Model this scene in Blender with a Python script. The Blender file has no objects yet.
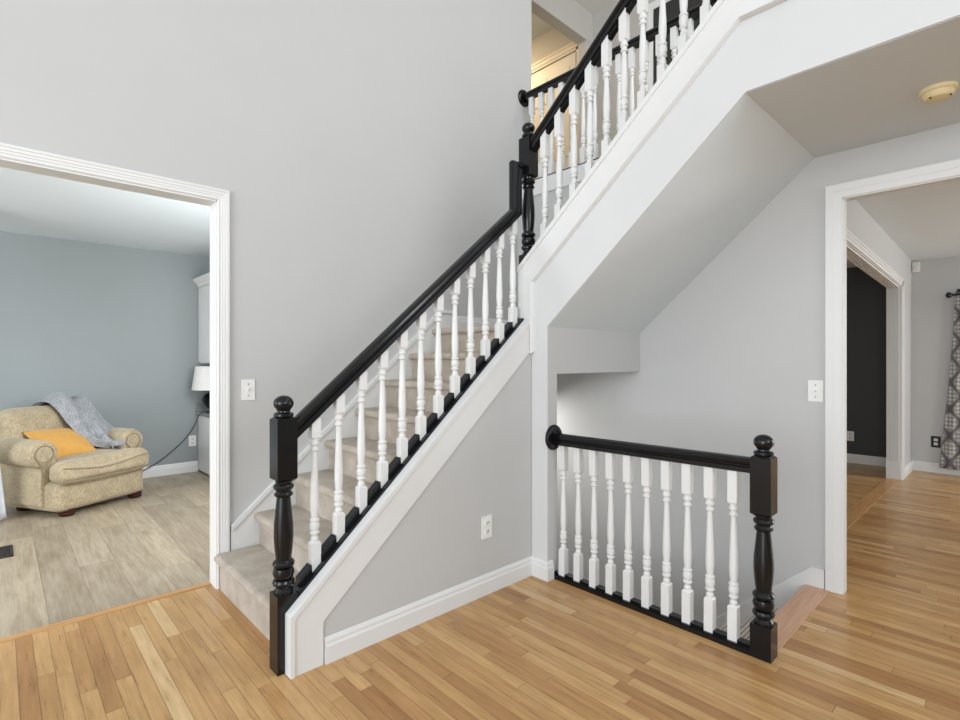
import bpy, bmesh, math, random
from mathutils import Vector, Matrix, noise
C = bpy.context.scene
COL = C.collection
PI = math.pi
random.seed(7)

# ------------------------------------------------------------------ camera, world, lights, exposure
cam_data = bpy.data.cameras.new('camera')
cam_data.sensor_width = 36.0
cam_data.lens = 36.0 * 513.7 / 960.0
cam_data.clip_start = 0.02
cam = bpy.data.objects.new('camera', cam_data)
COL.objects.link(cam)
cam.location = (0, 0, 1.30)
cam.rotation_euler = (PI / 2, 0, math.radians(46.83 - 90))
C.camera = cam

world = bpy.data.worlds.new('daylight')
C.world = world
world.use_nodes = True
bg = world.node_tree.nodes['Background']
bg.inputs['Color'].default_value = (0.87, 0.935, 1.0, 1)
bg.inputs['Strength'].default_value = 1.15

C.view_settings.view_transform = 'Standard'
C.view_settings.look = 'None'
C.view_settings.exposure = 0.10
C.view_settings.gamma = 1.0
C.view_settings.use_curve_mapping = False


def area(name, loc, target, sx, sy, power, col=(1, 1, 1)):
    d = bpy.data.lights.new(name, 'AREA')
    d.shape = 'RECTANGLE'
    d.size = sx
    d.size_y = sy
    d.energy = power
    d.color = col
    o = bpy.data.objects.new(name, d)
    COL.objects.link(o)
    o.location = loc
    v = Vector(target) - Vector(loc)
    o.rotation_euler = v.to_track_quat('-Z', 'Y').to_euler()
    return o


area('foyer_window_light', (-5.5, -0.5, 1.75), (2.4, 1.2, 0.9), 4.0, 3.2, 265, (0.92, 0.965, 1.0))
area('entry_window_light', (0.9, -6.8, 3.4), (1.9, 3.1, 3.0), 3.6, 2.8, 270, (0.92, 0.965, 1.0))
area('upper_hall_fill', (4.1, 0.2, 5.1), (4.1, 1.4, 2.9), 0.5, 0.5, 22, (1.0, 0.94, 0.84))  # added light out of view, brightens the upper hall
area('stairwell_fill', (2.95, 0.5, 5.1), (2.85, 2.5, 1.5), 0.8, 1.4, 30, (0.94, 0.97, 1.0))  # added light without a fixture, fills the shaded landing walls
area('upstairs_nook_light', (4.2, 4.7, 5.28), (4.35, 4.3, 2.9), 0.35, 0.35, 28, (1.0, .76, .46))
area('family_room_window_light', (-2.9, 4.3, 1.6), (0.6, 5.4, 1.0), 1.8, 1.8, 75, (0.95, 0.98, 1.0))
area('family_room_side_light', (1.6, 3.45, 1.7), (0.9, 6.6, 1.3), 1.2, 1.4, 54, (0.97, 0.985, 1.0))
area('dining_window_light', (7.6, -2.3, 1.5), (4.8, -0.4, 1.0), 1.8, 1.6, 100, (0.98, 0.975, 0.96))
area('passage_fill', (2.75, -0.9, 2.43), (3.1, 1.3, 0.0), 0.7, 0.7, 5, (0.97, 0.985, 1.0))  # added fill, no known fixture; lifts the shaft wall and nearby floor
area('dark_room_fill', (5.6, 3.9, 1.5), (7.6, 1.4, 0.9), 1.2, 1.2, 22, (1.0, 0.97, 0.93))  # added fill in a windowless room, lifts the charcoal wall
area('basement_light', (2.95, 3.0, 0.9), (2.95, 2.2, -0.8), 0.6, 0.4, 10.0, (1.0, 0.97, 0.93))

# ------------------------------------------------------------------ materials


def srgb(r, g, b):
    def f(c):
        c /= 255.0
        return c / 12.92 if c <= 0.04045 else ((c + 0.055) / 1.055) ** 2.4
    return (f(r), f(g), f(b), 1.0)


class NT:
    """small node-tree builder"""

    def __init__(s, name):
        s.m = bpy.data.materials.new(name)
        s.m.use_nodes = True
        s.t = s.m.node_tree
        s.b = s.t.nodes['Principled BSDF']

    def n(s, typ, **kw):
        nd = s.t.nodes.new(typ)
        for k, v in kw.items():
            setattr(nd, k, v)
        return nd

    def l(s, a, b):
        s.t.links.new(a, b)

    def math(s, op, a, b=None, c=None):
        nd = s.n('ShaderNodeMath', operation=op)
        for i, x in enumerate((a, b, c)):
            if x is None:
                continue
            if isinstance(x, (int, float)):
                nd.inputs[i].default_value = x
            else:
                s.l(x, nd.inputs[i])
        return nd.outputs[0]

    def mix(s, fac, a, b, blend='MIX'):
        nd = s.n('ShaderNodeMix', data_type='RGBA', blend_type=blend)
        for i, x in ((0, fac), (6, a), (7, b)):
            if isinstance(x, (int, float, tuple)):
                nd.inputs[i].default_value = x
            else:
                s.l(x, nd.inputs[i])
        return nd.outputs[2]

    def ramp(s, fac, stops):
        nd = s.n('ShaderNodeValToRGB')
        e = nd.color_ramp.elements
        while len(e) < len(stops):
            e.new(0.5)
        for i, (p, c) in enumerate(stops):
            e[i].position = p
            e[i].color = c
        s.l(fac, nd.inputs[0])
        return nd.outputs[0]

    def coord(s):
        return s.n('ShaderNodeTexCoord').outputs['Object']

    def noise(s, vec, scale, detail=3, rough=0.55):
        nd = s.n('ShaderNodeTexNoise')
        nd.inputs['Scale'].default_value = scale
        nd.inputs['Detail'].default_value = detail
        nd.inputs['Roughness'].default_value = rough
        s.l(vec, nd.inputs['Vector'])
        return nd.outputs['Fac']

    def mapping(s, vec, scale=(1, 1, 1), rot=(0, 0, 0)):
        nd = s.n('ShaderNodeMapping')
        nd.inputs['Scale'].default_value = scale
        nd.inputs['Rotation'].default_value = rot
        s.l(vec, nd.inputs['Vector'])
        return nd.outputs[0]

    def bump(s, h, strength=0.2, dist=0.002):
        nd = s.n('ShaderNodeBump')
        nd.inputs['Strength'].default_value = strength
        nd.inputs['Distance'].default_value = dist
        s.l(h, nd.inputs['Height'])
        s.l(nd.outputs[0], s.b.inputs['Normal'])

    def set(s, rough=None, col=None, metal=None, spec=None):
        if rough is not None:
            s.b.inputs['Roughness'].default_value = rough
        if metal is not None:
            s.b.inputs['Metallic'].default_value = metal
        if spec is not None:
            s.b.inputs['Specular IOR Level'].default_value = spec
        if isinstance(col, tuple):
            s.b.inputs['Base Color'].default_value = col
        elif col is not None:
            s.l(col, s.b.inputs['Base Color'])
        return s


def paint(name, col, rough=0.6, tex=60, amount=0.05, bump=0.06, spec=0.3):
    k = NT(name)
    v = k.coord()
    a = k.noise(v, 3.0, 2)
    dark = tuple(c * (1 - amount) for c in col[:3]) + (1,)
    k.set(rough, k.mix(a, col, dark), spec=spec)
    k.bump(k.noise(v, tex, 4), bump, 0.002)
    return k.m


def lin(v, w=None, x=None):
    return (v, v if w is None else w, v if x is None else x, 1)


M = {}
M['wall'] = paint('grey wall paint', lin(.525, .527, .523))
M['facade'] = paint('pale wall paint', lin(.64, .645, .65), bump=0.04)
M['trim'] = paint('white trim paint', lin(.705, .71, .705), 0.38, 30, 0.02, 0.03, 0.4)
M['ceiling'] = paint('ceiling paint', lin(.665, .72, .745), 0.8, 90, 0.05, 0.25)
M['blue'] = paint('blue grey wall paint', lin(.285, .312, .318))
M['charcoal'] = paint('charcoal wall paint', lin(.055, .058, .059), 0.55)
M['black'] = paint('black gloss paint', lin(.0055, .006, .007), 0.2, 40, 0.1, 0.05, 0.38)
M['white_plastic'] = paint('white plastic', lin(.78, .78, .76), 0.35, 20, 0.01, 0.0)
M['black_plastic'] = paint('black plastic', lin(.01), 0.4, 20, 0.01, 0.0)
M['slot'] = paint('dark slot', lin(.05), 0.5, 20, 0.01, 0.0)
M['cream_plastic'] = paint('aged cream plastic', srgb(224, 208, 165), 0.45, 20, 0.05, 0.0)
M['bronze'] = paint('dark bronze metal', lin(.035, .03, .026), 0.45, 40, 0.2, 0.1)
M['counter'] = paint('grey stone counter', lin(.28, .29, .30), 0.3, 30, 0.4, 0.02)
M['warm_door'] = paint('cream door paint', lin(.72, .66, .56), 0.45, 30, 0.03, 0.02)
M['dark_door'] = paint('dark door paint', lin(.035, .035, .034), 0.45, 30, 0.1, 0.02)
M['foot'] = paint('dark cherry wood', lin(.055, .016, .011), 0.3, 40, 0.3, 0.02)
M['hall_ceiling'] = paint('warm white ceiling paint', lin(.72, .71, .68), 0.8, 90, 0.05, 0.2)
M['hall_wall'] = paint('beige grey wall paint', lin(.47, .455, .425))


def boards(name, width, length, stops, along_y=True, gap=0.03, rough=0.28, grain=0.3, gapdark=0.45, contrast=1.0):
    k = NT(name)
    v = k.coord()
    sp = k.n('ShaderNodeSeparateXYZ')
    k.l(v, sp.inputs[0])
    across, along = (sp.outputs[0], sp.outputs[1]) if along_y else (sp.outputs[1], sp.outputs[0])
    a = k.math('DIVIDE', across, width)
    row = k.math('FLOOR', a)
    fr = k.math('FRACT', a)
    wn = k.n('ShaderNodeTexWhiteNoise', noise_dimensions='1D')
    k.l(row, wn.inputs['W'])
    off = k.math('MULTIPLY', wn.outputs['Value'], length * 7.3)
    b = k.math('DIVIDE', k.math('ADD', along, off), length)
    # uneven board lengths
    warp = k.math('MULTIPLY', k.math('SINE', k.math('MULTIPLY', b, 2.1)), 0.28)
    b = k.math('ADD', b, warp)
    colid = k.math('FLOOR', b)
    fb = k.math('FRACT', b)
    cv = k.n('ShaderNodeCombineXYZ')
    k.l(row, cv.inputs[0])
    k.l(colid, cv.inputs[1])
    wn2 = k.n('ShaderNodeTexWhiteNoise', noise_dimensions='3D')
    k.l(cv.outputs[0], wn2.inputs['Vector'])
    rnd = wn2.outputs['Value']
    base = k.ramp(rnd, stops)
    # grain running along each board, shifted per board
    gv = k.n('ShaderNodeCombineXYZ')
    k.l(k.math('MULTIPLY', across, 1.0), gv.inputs[0])
    k.l(k.math('ADD', k.math('MULTIPLY', along, 0.06), k.math('MULTIPLY', rnd, 31.0)), gv.inputs[1])
    k.l(k.math('MULTIPLY', rnd, 17.0), gv.inputs[2])
    g1 = k.noise(gv.outputs[0], 60.0, 5, 0.65)
    gv2 = k.n('ShaderNodeCombineXYZ')
    k.l(across, gv2.inputs[0])
    k.l(k.math('ADD', k.math('MULTIPLY', along, 0.22), k.math('MULTIPLY', rnd, 13.0)), gv2.inputs[1])
    k.l(k.math('MULTIPLY', rnd, 29.0), gv2.inputs[2])
    g2 = k.noise(gv2.outputs[0], 13.0, 4, 0.6)
    gm = k.ramp(g1, [(0.30, lin(1 - grain, 1 - grain * 1.15, 1 - grain * 1.35)), (0.62, lin(1.0))])
    gm2 = k.ramp(g2, [(0.30, lin(1 - grain * .8, 1 - grain * .95, 1 - grain * 1.1)), (0.60, lin(1.0))])
    c = k.mix(1.0, k.mix(1.0, base, gm, 'MULTIPLY'), gm2, 'MULTIPLY')
    e1 = k.math('LESS_THAN', fr, gap)
    e2 = k.math('LESS_THAN', fb, gap * width / length * 1.2)
    e = k.math('MAXIMUM', e1, e2)
    c = k.mix(k.math('MULTIPLY', e, gapdark), c, lin(.10, .055, .025))
    k.set(rough, c, spec=0.45)
    k.l(k.math('ADD', k.math('MULTIPLY', g1, 0.12), rough - 0.05), k.b.inputs['Roughness'])
    k.bump(k.math('SUBTRACT', k.math('MULTIPLY', g1, 0.25), e), 0.25, 0.0012)
    return k.m


oak = [(0.0, srgb(172, 126, 78)), (0.25, srgb(200, 157, 104)), (0.6, srgb(212, 172, 118)), (0.85, srgb(188, 142, 90)), (1.0, srgb(228, 195, 146))]
M['oak'] = boards('oak strip floor', 0.0575, 0.85, oak, gap=0.04, grain=0.22, gapdark=0.7)
greige = [(0.0, srgb(166, 154, 134)), (0.5, srgb(178, 166, 146)), (1.0, srgb(190, 176, 152))]
M['plank'] = boards('greige plank floor', 0.185, 1.25, greige, gap=0.02, rough=0.42, grain=0.26, gapdark=0.4)


def wood(name, c1, c2, rough=0.35, axis=1):
    k = NT(name)
    v = k.coord()
    s = [60, 60, 60]
    s[axis] = 4
    a = k.noise(k.mapping(v, tuple(s)), 1.0, 5, 0.6)
    k.set(rough, k.mix(k.ramp(a, [(0.35, lin(0)), (0.65, lin(1))]), c1, c2), spec=0.4)
    return k.m


M['oak_strip'] = wood('oak threshold', srgb(176, 130, 82), srgb(200, 156, 104), 0.35, 0)
M['nosing_wood'] = wood('pinkish oak nosing', srgb(190, 147, 118), srgb(206, 166, 138), 0.4, 0)


def carpet(name, c1, c2, stripe=None):
    k = NT(name)
    v = k.coord()
    a = k.noise(v, 140, 3, 0.7)
    b = k.noise(v, 9, 3, 0.6)
    f = k.math('ADD', k.math('MULTIPLY', a, 0.6), k.math('MULTIPLY', b, 0.55))
    c = k.mix(k.ramp(f, [(0.36, lin(0)), (0.78, lin(1))]), c1, c2)
    if stripe:
        sp = k.n('ShaderNodeSeparateXYZ')
        k.l(v, sp.inputs[0])
        q = k.math('ADD', sp.outputs[1], sp.outputs[2])
        st = k.math('GREATER_THAN', k.math('FRACT', k.math('DIVIDE', q, 0.021)), 0.62)
        c = k.mix(st, c, stripe)
    k.set(0.95, c, spec=0.1)
    k.b.inputs['Sheen Weight'].default_value = 0.25
    k.bump(k.math('ADD', a, k.noise(v, 420, 2)), 0.9, 0.006)
    return k.m


M['carpet'] = carpet('beige cut pile carpet', srgb(156, 143, 128), srgb(212, 200, 184))
M['stripe_carpet'] = carpet('striped basement carpet', srgb(205, 196, 186), srgb(222, 214, 205), srgb(138, 130, 124))


def fabric(name, c1, c2, scale=(900, 900, 900), rough=0.9, blot=0.25, bump=0.5):
    k = NT(name)
    v = k.coord()
    a = k.noise(k.mapping(v, scale), 0.3, 3, 0.6)
    b = k.noise(v, 14, 3)
    f = k.math('ADD', k.math('MULTIPLY', a, 1 - blot), k.math('MULTIPLY', b, blot))
    c = k.mix(k.ramp(f, [(0.34, lin(0)), (0.66, lin(1))]), c1, c2)
    k.set(rough, c, spec=0.15)
    k.b.inputs['Sheen Weight'].default_value = 0.2
    k.bump(a, bump, 0.003)
    return k.m


M['chair'] = fabric('tan woven upholstery', srgb(148, 132, 106), srgb(196, 181, 152), (500, 500, 160))
M['piping'] = fabric('tan welt cord', srgb(128, 112, 88), srgb(158, 142, 116))
M['mustard'] = fabric('mustard cotton', srgb(202, 150, 74), srgb(220, 168, 92), (800, 800, 800), 0.85, 0.3, 0.2)
M['knit'] = fabric('grey knit', srgb(112, 115, 120), srgb(186, 188, 191), (420, 420, 420), 0.95, 0.25, 1.0)
M['shade'] = fabric('linen lamp shade', srgb(206, 204, 200), srgb(226, 225, 222), (700, 700, 200), 0.9, 0.1, 0.2)
M['pale_cloth'] = fabric('pale curtain cloth', srgb(206, 212, 222), srgb(222, 227, 234), (500, 500, 120), 0.9, 0.2, 0.1)


def damask():
    k = NT('grey damask curtain cloth')
    v = k.coord()
    sp = k.n('ShaderNodeSeparateXYZ')
    k.l(v, sp.inputs[0])
    y = k.math('MULTIPLY', sp.outputs[1], 2 * PI / 0.20)
    z = k.math('MULTIPLY', sp.outputs[2], 2 * PI / 0.30)
    og = k.math('ABSOLUTE', k.math('ADD', k.math('COSINE', y), k.math('COSINE', z)))
    line = k.math('LESS_THAN', og, 0.30)
    y2 = k.math('MULTIPLY', sp.outputs[1], 2 * PI / 0.033)
    z2 = k.math('MULTIPLY', sp.outputs[2], 2 * PI / 0.045)
    fl = k.math('GREATER_THAN', k.math('ADD', k.math('COSINE', y2), k.math('COSINE', z2)), 0.1)
    inner = k.math('MULTIPLY', k.math('GREATER_THAN', og, 0.65), fl)
    c = k.mix(inner, srgb(138, 136, 134), srgb(192, 190, 187))
    c = k.mix(line, c, srgb(98, 97, 98))
    k.set(0.9, c, spec=0.1)
    return k.m


M['damask'] = damask()

# ------------------------------------------------------------------ mesh helpers


class MB:
    """gathers shapes into ONE mesh"""

    def __init__(s):
        s.bm = bmesh.new()

    def add(s, verts, faces):
        vs = [s.bm.verts.new(v) for v in verts]
        for f in faces:
            try:
                s.bm.faces.new([vs[i] for i in f])
            except ValueError:
                pass
        return s

    def box(s, x0, x1, y0, y1, z0, z1):
        v = [(x, y, z) for z in (z0, z1) for y in (y0, y1) for x in (x0, x1)]
        return s.add(v, [(0, 2, 3, 1), (4, 5, 7, 6), (0, 1, 5, 4), (2, 6, 7, 3), (0, 4, 6, 2), (1, 3, 7, 5)])

    def prism(s, poly, axis, a, b):
        """poly in the two other axes (in xyz order), extruded along axis from a to b"""
        def P(u, w, t):
            return {'X': (t, u, w), 'Y': (u, t, w), 'Z': (u, w, t)}[axis]
        n = len(poly)
        v = [P(u, w, a) for u, w in poly] + [P(u, w, b) for u, w in poly]
        f = [tuple(range(n)), tuple(range(2 * n - 1, n - 1, -1))]
        f += [(i, i + n, (i + 1) % n + n, (i + 1) % n) for i in range(n)]
        return s.add(v, f)

    def lathe(s, prof, c=(0, 0, 0), seg=20, axis='Z'):
        """prof: (radius, height) pairs"""
        v, f = [], []
        def P(x, y, z):
            if axis == 'X':
                x, y, z = z, x, y
            elif axis == 'Y':
                x, y, z = x, z, y
            return (c[0] + x, c[1] + y, c[2] + z)
        for r, h in prof:
            r = max(r, 1e-4)
            for i in range(seg):
                a = 2 * PI * i / seg
                v.append(P(r * math.cos(a), r * math.sin(a), h))
        for j in range(len(prof) - 1):
            for i in range(seg):
                k = (i + 1) % seg
                f.append((j * seg + i, j * seg + k, (j + 1) * seg + k, (j + 1) * seg + i))
        f.append(tuple(range(seg - 1, -1, -1)))
        f.append(tuple(range((len(prof) - 1) * seg, len(prof) * seg)))
        return s.add(v, f)

    def sweep(s, path, prof, side, closed=False):
        """prof (a along side, b along normal) swept along a path that lies square to side, mitred at the corners"""
        side = Vector(side).normalized()
        path = [Vector(p) for p in path]
        n, m = len(path), len(prof)
        v, f = [], []
        for i, p in enumerate(path):
            d0 = (path[i] - path[i - 1]).normalized() if i > 0 or closed else None
            d1 = (path[(i + 1) % n] - path[i]).normalized() if i < n - 1 or closed else None
            d0 = d0 or d1
            d1 = d1 or d0
            n0, n1 = side.cross(d0), side.cross(d1)
            nn = n0 + n1
            nn = nn / max(nn.length_squared / 2.0, 1e-6)
            for a, b in prof:
                v.append(p + side * a + nn * b)
        for i in range(n - (0 if closed else 1)):
            for j in range(m):
                k = (j + 1) % m
                i2 = (i + 1) % n
                f.append((i * m + j, i * m + k, i2 * m + k, i2 * m + j))
        if not closed:
            f.append(tuple(range(m - 1, -1, -1)))
            f.append(tuple(range((n - 1) * m, n * m)))
        return s.add(v, f)

    def tube(s, path, r, seg=8, closed=False):
        path = [Vector(p) for p in path]
        n = len(path)
        v, f = [], []
        up = Vector((0.13, 0.27, 1)).normalized()
        for i, p in enumerate(path):
            d = path[min(i + 1, n - 1)] - path[max(i - 1, 0)]
            if closed:
                d = path[(i + 1) % n] - path[i - 1]
            d.normalize()
            a = d.cross(up)
            if a.length < 1e-4:
                a = d.cross(Vector((1, 0, 0)))
            a.normalize()
            b = a.cross(d)
            for k in range(seg):
                t = 2 * PI * k / seg
                v.append(p + a * (r * math.cos(t)) + b * (r * math.sin(t)))
        for i in range(n if closed else n - 1):
            for k in range(seg):
                q = (k + 1) % seg
                i2 = (i + 1) % n
                f.append((i * seg + k, i * seg + q, i2 * seg + q, i2 * seg + k))
        if not closed:
            f.append(tuple(range(seg - 1, -1, -1)))
            f.append(tuple(range((n - 1) * seg, n * seg)))
        return s.add(v, f)

    def soft(s, half, r, c=(0, 0, 0), n=10, bulge=(0, 0, 0), fn=None):
        """rounded, optionally bulged, cushion block"""
        half, c = Vector(half), Vector(c)
        tmp = bmesh.new()
        bmesh.ops.create_cube(tmp, size=2.0)
        bmesh.ops.subdivide_edges(tmp, edges=tmp.edges[:], cuts=n, use_grid_fill=True)
        idx = {}
        for i, w in enumerate(tmp.verts):
            p = w.co.copy()
            q = Vector([math.copysign(abs(p[k]) ** 0.8, p[k]) * half[k] for k in range(3)])
            inner = Vector([max(-(half[k] - r), min(half[k] - r, q[k])) for k in range(3)])
            d = q - inner
            if d.length > 1e-9:
                q = inner + d.normalized() * r
            for k in range(3):
                o = [j for j in range(3) if j != k]
                q[k] += bulge[k] * p[k] * (1 - p[o[0]] ** 2) * (1 - p[o[1]] ** 2)
            q = q + c
            if fn:
                q = fn(q)
            idx[w] = s.bm.verts.new(q)
        for fc in tmp.faces:
            s.bm.faces.new([idx[w] for w in fc.verts])
        tmp.free()
        return s

    def bevel(s, w=0.003, seg=1, ang=30):
        e = [e for e in s.bm.edges if len(e.link_faces) == 2 and e.calc_face_angle(0) > math.radians(ang)]
        bmesh.ops.bevel(s.bm, geom=e, offset=w, segments=seg, affect='EDGES', clamp_overlap=True)
        return s

    def mesh(s, name, mat, smooth=32):
        bmesh.ops.recalc_face_normals(s.bm, faces=s.bm.faces[:])
        me = bpy.data.meshes.new(name)
        s.bm.to_mesh(me)
        s.bm.free()
        me.materials.append(mat)
        if smooth:
            me.polygons.foreach_set('use_smooth', [True] * len(me.polygons))
            me.set_sharp_from_angle(angle=math.radians(smooth))
        return me

    def build(s, name, mat, parent=None, smooth=32, label=None):
        o = bpy.data.objects.new(name, s.mesh(name, mat, smooth))
        COL.objects.link(o)
        if parent:
            attach(o, parent)
        if label:
            o['label'] = label
        return o


def attach(o, parent):
    """parent while the geometry stays where it was built (world coordinates)"""
    bpy.context.view_layer.update()
    w = parent.matrix_world.copy()
    o.parent = parent
    o.matrix_parent_inverse = w.inverted()


def put(me, name, parent, loc, scale=(1, 1, 1), rotz=0):
    o = bpy.data.objects.new(name, me)
    COL.objects.link(o)
    o.location, o.scale = loc, scale
    o.rotation_euler.z = rotz
    if parent:
        attach(o, parent)
    return o


def thing(name, label, cat, loc=(0, 0, 0), rotz=0, group=None):
    o = bpy.data.objects.new(name, None)
    o.empty_display_size = 0.1
    COL.objects.link(o)
    o.location = loc
    o.rotation_euler.z = rotz
    return tag(o, label, cat, group)


def tag(o, label, cat, group=None):
    o['label'], o['category'] = label, cat
    if group:
        o['group'] = group
    return o


def struct(o, label=None):
    o['kind'] = 'structure'
    if label:
        o['label'] = label
    return o


def copy_tree(o, parent=None):
    c = o.copy()
    COL.objects.link(c)
    if parent:
        c.parent = parent
    for ch in list(o.children):
        copy_tree(ch, c)
    return c


# ------------------------------------------------------------------ setting: floors, walls, ceilings
CEIL, CEIL2, TOP, SLAB = 2.462, 2.52, 5.17, 2.85
SH0, SH1 = 2.456, 3.425           # stair shaft
YA, YA2 = 3.15, 3.265            # wall with the wide opening and its far face
WC, WC2 = 3.425, 3.485             # wall behind the shaft

fl = MB()
fl.box(-3.6, SH0, -4, 3.23, -0.28, 0).box(SH0, WC, -4, 0.76, -0.28, 0).box(WC, 7.9, -4, 0.94, -0.28, 0)
fl.box(WC2, 7.9, 0.94, 4.0, -0.28, 0)
struct(fl.build('floor', M['oak'], smooth=0), 'oak strip hardwood floor')
struct(MB().box(-3.6, 2.35, 3.272, 6.77, -0.28, -0.002).build('floor_family_room', M['plank'], smooth=0), 'greige plank floor of the room beyond the wide opening')
struct(MB().box(-1.3, 0.905, 3.226, 3.275, -0.05, 0.004).bevel(.002).build('trim_1', M['oak_strip'], smooth=0), 'oak threshold strip under the wide opening')

w = MB()
w.box(-3.6, -1.38, YA, YA2, 0, TOP).box(-1.38, 0.91, YA, YA2, 2.215, TOP).box(0.91, 2.37, YA, YA2, -0.28, TOP)
w.box(2.37, WC2, YA, YA2, -2.6, TOP).box(WC2, 3.61, YA, YA2, 2.74, TOP)
struct(w.build('wall_left', M['wall'], smooth=0), 'tall grey wall with the wide cased opening')

w = MB()
w.box(WC, WC2, 0.71, YA, -2.6, 2.74).box(WC, WC2, -0.95, 0.71, 2.212, 2.46).box(WC, WC2, -4, -0.95, 0, 2.46)
struct(w.build('wall_right', M['wall'], smooth=0), 'grey wall behind the stair shaft with a cased doorway')

struct(MB().prism([(0.93, 0), (2.37, 0), (2.37, 1.53), (0.93, 0.265)], 'Y', 2.063, 2.19)
       .build('wall_stair', M['wall'], smooth=0), 'grey triangular wall under the lower flight')
# wall stub + flank of the landing
w = MB().box(2.372, SH0, 1.94, 2.19, -2.6, 1.50).box(2.372, SH0, 2.19, YA, -2.6, 1.14)
struct(w.build('wall_landing', M['wall'], smooth=0), 'grey wall stub at the head of the guard rail')
# header under the landing
struct(MB().box(SH0, WC, 1.94, 2.06, 1.217, 1.497).build('wall_header', M['wall'], smooth=0), 'grey header below the stair landing')
# pale face of the upper flight and floor edge
w = MB().prism([(1.94, 0), (2.06, 0), (2.06, 1.80), (0.85, 2.84), (-3.9, 2.84), (-3.9, 2.464), (0.836, 2.464), (1.94, 1.50)], 'X', 2.364, 2.372)
struct(w.build('wall_upper_stair', M['facade'], smooth=0), 'pale face of the upper flight and upper floor edge')
struct(MB().prism([(1.94, 1.497), (0.836, 2.464), (0.836, 2.52), (1.94, 1.553)], 'X', 2.372, WC).build('ceiling_stair', M['ceiling'], smooth=0),
       'sloping ceiling under the upper flight')
struct(MB().box(2.372, WC, -4, 0.836, CEIL, 2.70).build('ceiling', M['ceiling'], smooth=0), 'flat ceiling beside the doorway')
struct(MB().box(2.372, WC, -4, 0.75, 2.70, SLAB).box(WC, 4.87, -4, 5.4, 2.74, SLAB).build('floor_upper_hall', M['hall_wall'], smooth=0))
struct(MB().box(-3.6, 5.0, -4, 3.34, TOP, TOP + .1).build('ceiling_foyer', M['hall_ceiling'], smooth=0))

struct(MB().box(-3.6, WC, -4.15, -4.0, 0, 2.3).build('wall_back', M['wall'], smooth=0))  # unseen low wall, added to block daylight from behind the camera
# family room
struct(MB().box(-3.6, 2.35, 6.65, 6.77, 0, CEIL2).build('wall_family_back', M['blue'], smooth=0), 'blue grey back wall of the family room')
struct(MB().box(2.35, 2.45, YA2, 6.77, -0.2, CEIL2).build('wall_family_right', M['blue'], smooth=0))
struct(MB().box(-3.6, 2.45, YA2, 6.77, CEIL2, CEIL2 + .1).build('ceiling_family', M['ceiling'], smooth=0), 'ceiling of the family room')
# dining room and dark room
hd = lambda x, z: z + .040 * (7.15 - x)
cl = lambda x: 2.475 + .036 * (7.9 - x)
w = MB().prism([(WC2, 0), (4.0, 0), (4.0, 2.66), (WC2, 2.67)], 'Y', .94, 1.06).prism([(4.0, hd(4.0, 2.118)), (7.15, 2.118), (7.15, 2.56), (4.0, 2.66)], 'Y', .94, 1.06)
w.box(7.15, 7.9, 0.94, 1.06, 0, 2.54)
struct(w.build('wall_dining_left', M['wall'], smooth=0), 'dining room wall with a wide cased opening')
struct(MB().box(7.9, 8.0, -4, 1.0, -0.1, 2.6).build('wall_dining_far', M['wall'], smooth=0), 'far grey wall of the dining room')
struct(MB().prism([(WC2, cl(WC2)), (8.0, cl(8.0)), (8.0, 2.73), (WC2, 2.73)], 'Y', -4, 4.1).build('ceiling_dining', M['ceiling'], smooth=0), 'dining room ceiling')
w = MB().box(7.9, 8.0, 1.0, 4.1, -0.1, 2.6).box(WC2, 7.9, 4.0, 4.1, -0.1, 2.66).box(WC2, 3.6, 1.06, 4.0, -0.1, 2.66)
struct(w.build('wall_dark_room', M['charcoal'], smooth=0), 'charcoal wall of the room beyond the dining room')
# upper hall
w = MB().box(4.87, 4.97, -4, 3.46, SLAB, TOP).box(3.60, 4.87, 3.34, 3.46, 4.845, TOP).box(4.745, 4.87, 3.34, 3.44, SLAB, 4.85)
struct(w.build('wall_upper_hall', M['hall_wall'], smooth=0), 'upper hall wall with a dropped header')
w = MB().box(4.87, 4.97, 3.46, 5.4, SLAB, 5.32).box(3.5, 3.60, YA2, 5.4, SLAB, 5.32).box(3.5, 4.97, 5.4, 5.5, SLAB, 5.32)
struct(w.build('wall_upper_nook', M['hall_wall'], smooth=0), 'warm lit wall over the upstairs door')
struct(MB().box(3.5, 4.97, 3.46, 5.5, 5.30, 5.40).build('ceiling_upper_nook', M['ceiling'], smooth=0))

# ------------------------------------------------------------------ trim


def casing(name, plane, at, inner, base, top, other, width, proud, label=None, steps=True):
    """door casing round an opening; plane 'Y': runs in XZ at y=at, proud towards -Y; plane 'X': runs in YZ at x=at, proud towards -X"""
    if steps:
        prof = [(0, 0), (0, .35), (.10, .55), (.14, .55), (.16, .42), (.30, .50), (.34, .62), (.50, .66), (.54, .80), (.74, .86), (.78, 1), (.97, 1), (1, .9), (1, 0)]
    else:
        prof = [(0, 0), (0, .55), (.06, .7), (.45, .8), (.5, .9), (.95, 1), (1, .9), (1, 0)]
    pts = [(inner, base), (inner, top), (other, top), (other, base)]
    sgn = 1 if inner > other else -1
    out = [(sgn, 0), (sgn, 1), (-sgn, 1), (-sgn, 0)]
    v, f = [], []
    m = len(prof)
    for (a, z), (oa, oz) in zip(pts, out):
        for d, t in prof:
            u, h, p = a + oa * d * width, z + oz * d * width, at - t * proud
            v.append((u, p, h) if plane == 'Y' else (p, u, h))
    for i in range(3):
        for j in range(m):
            k = (j + 1) % m
            f.append((i * m + j, i * m + k, (i + 1) * m + k, (i + 1) * m + j))
    f += [tuple(range(m)), tuple(range(3 * m, 4 * m))]
    o = MB().add(v, f).build(name, M['trim'], smooth=20)
    return struct(o, label)


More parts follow.
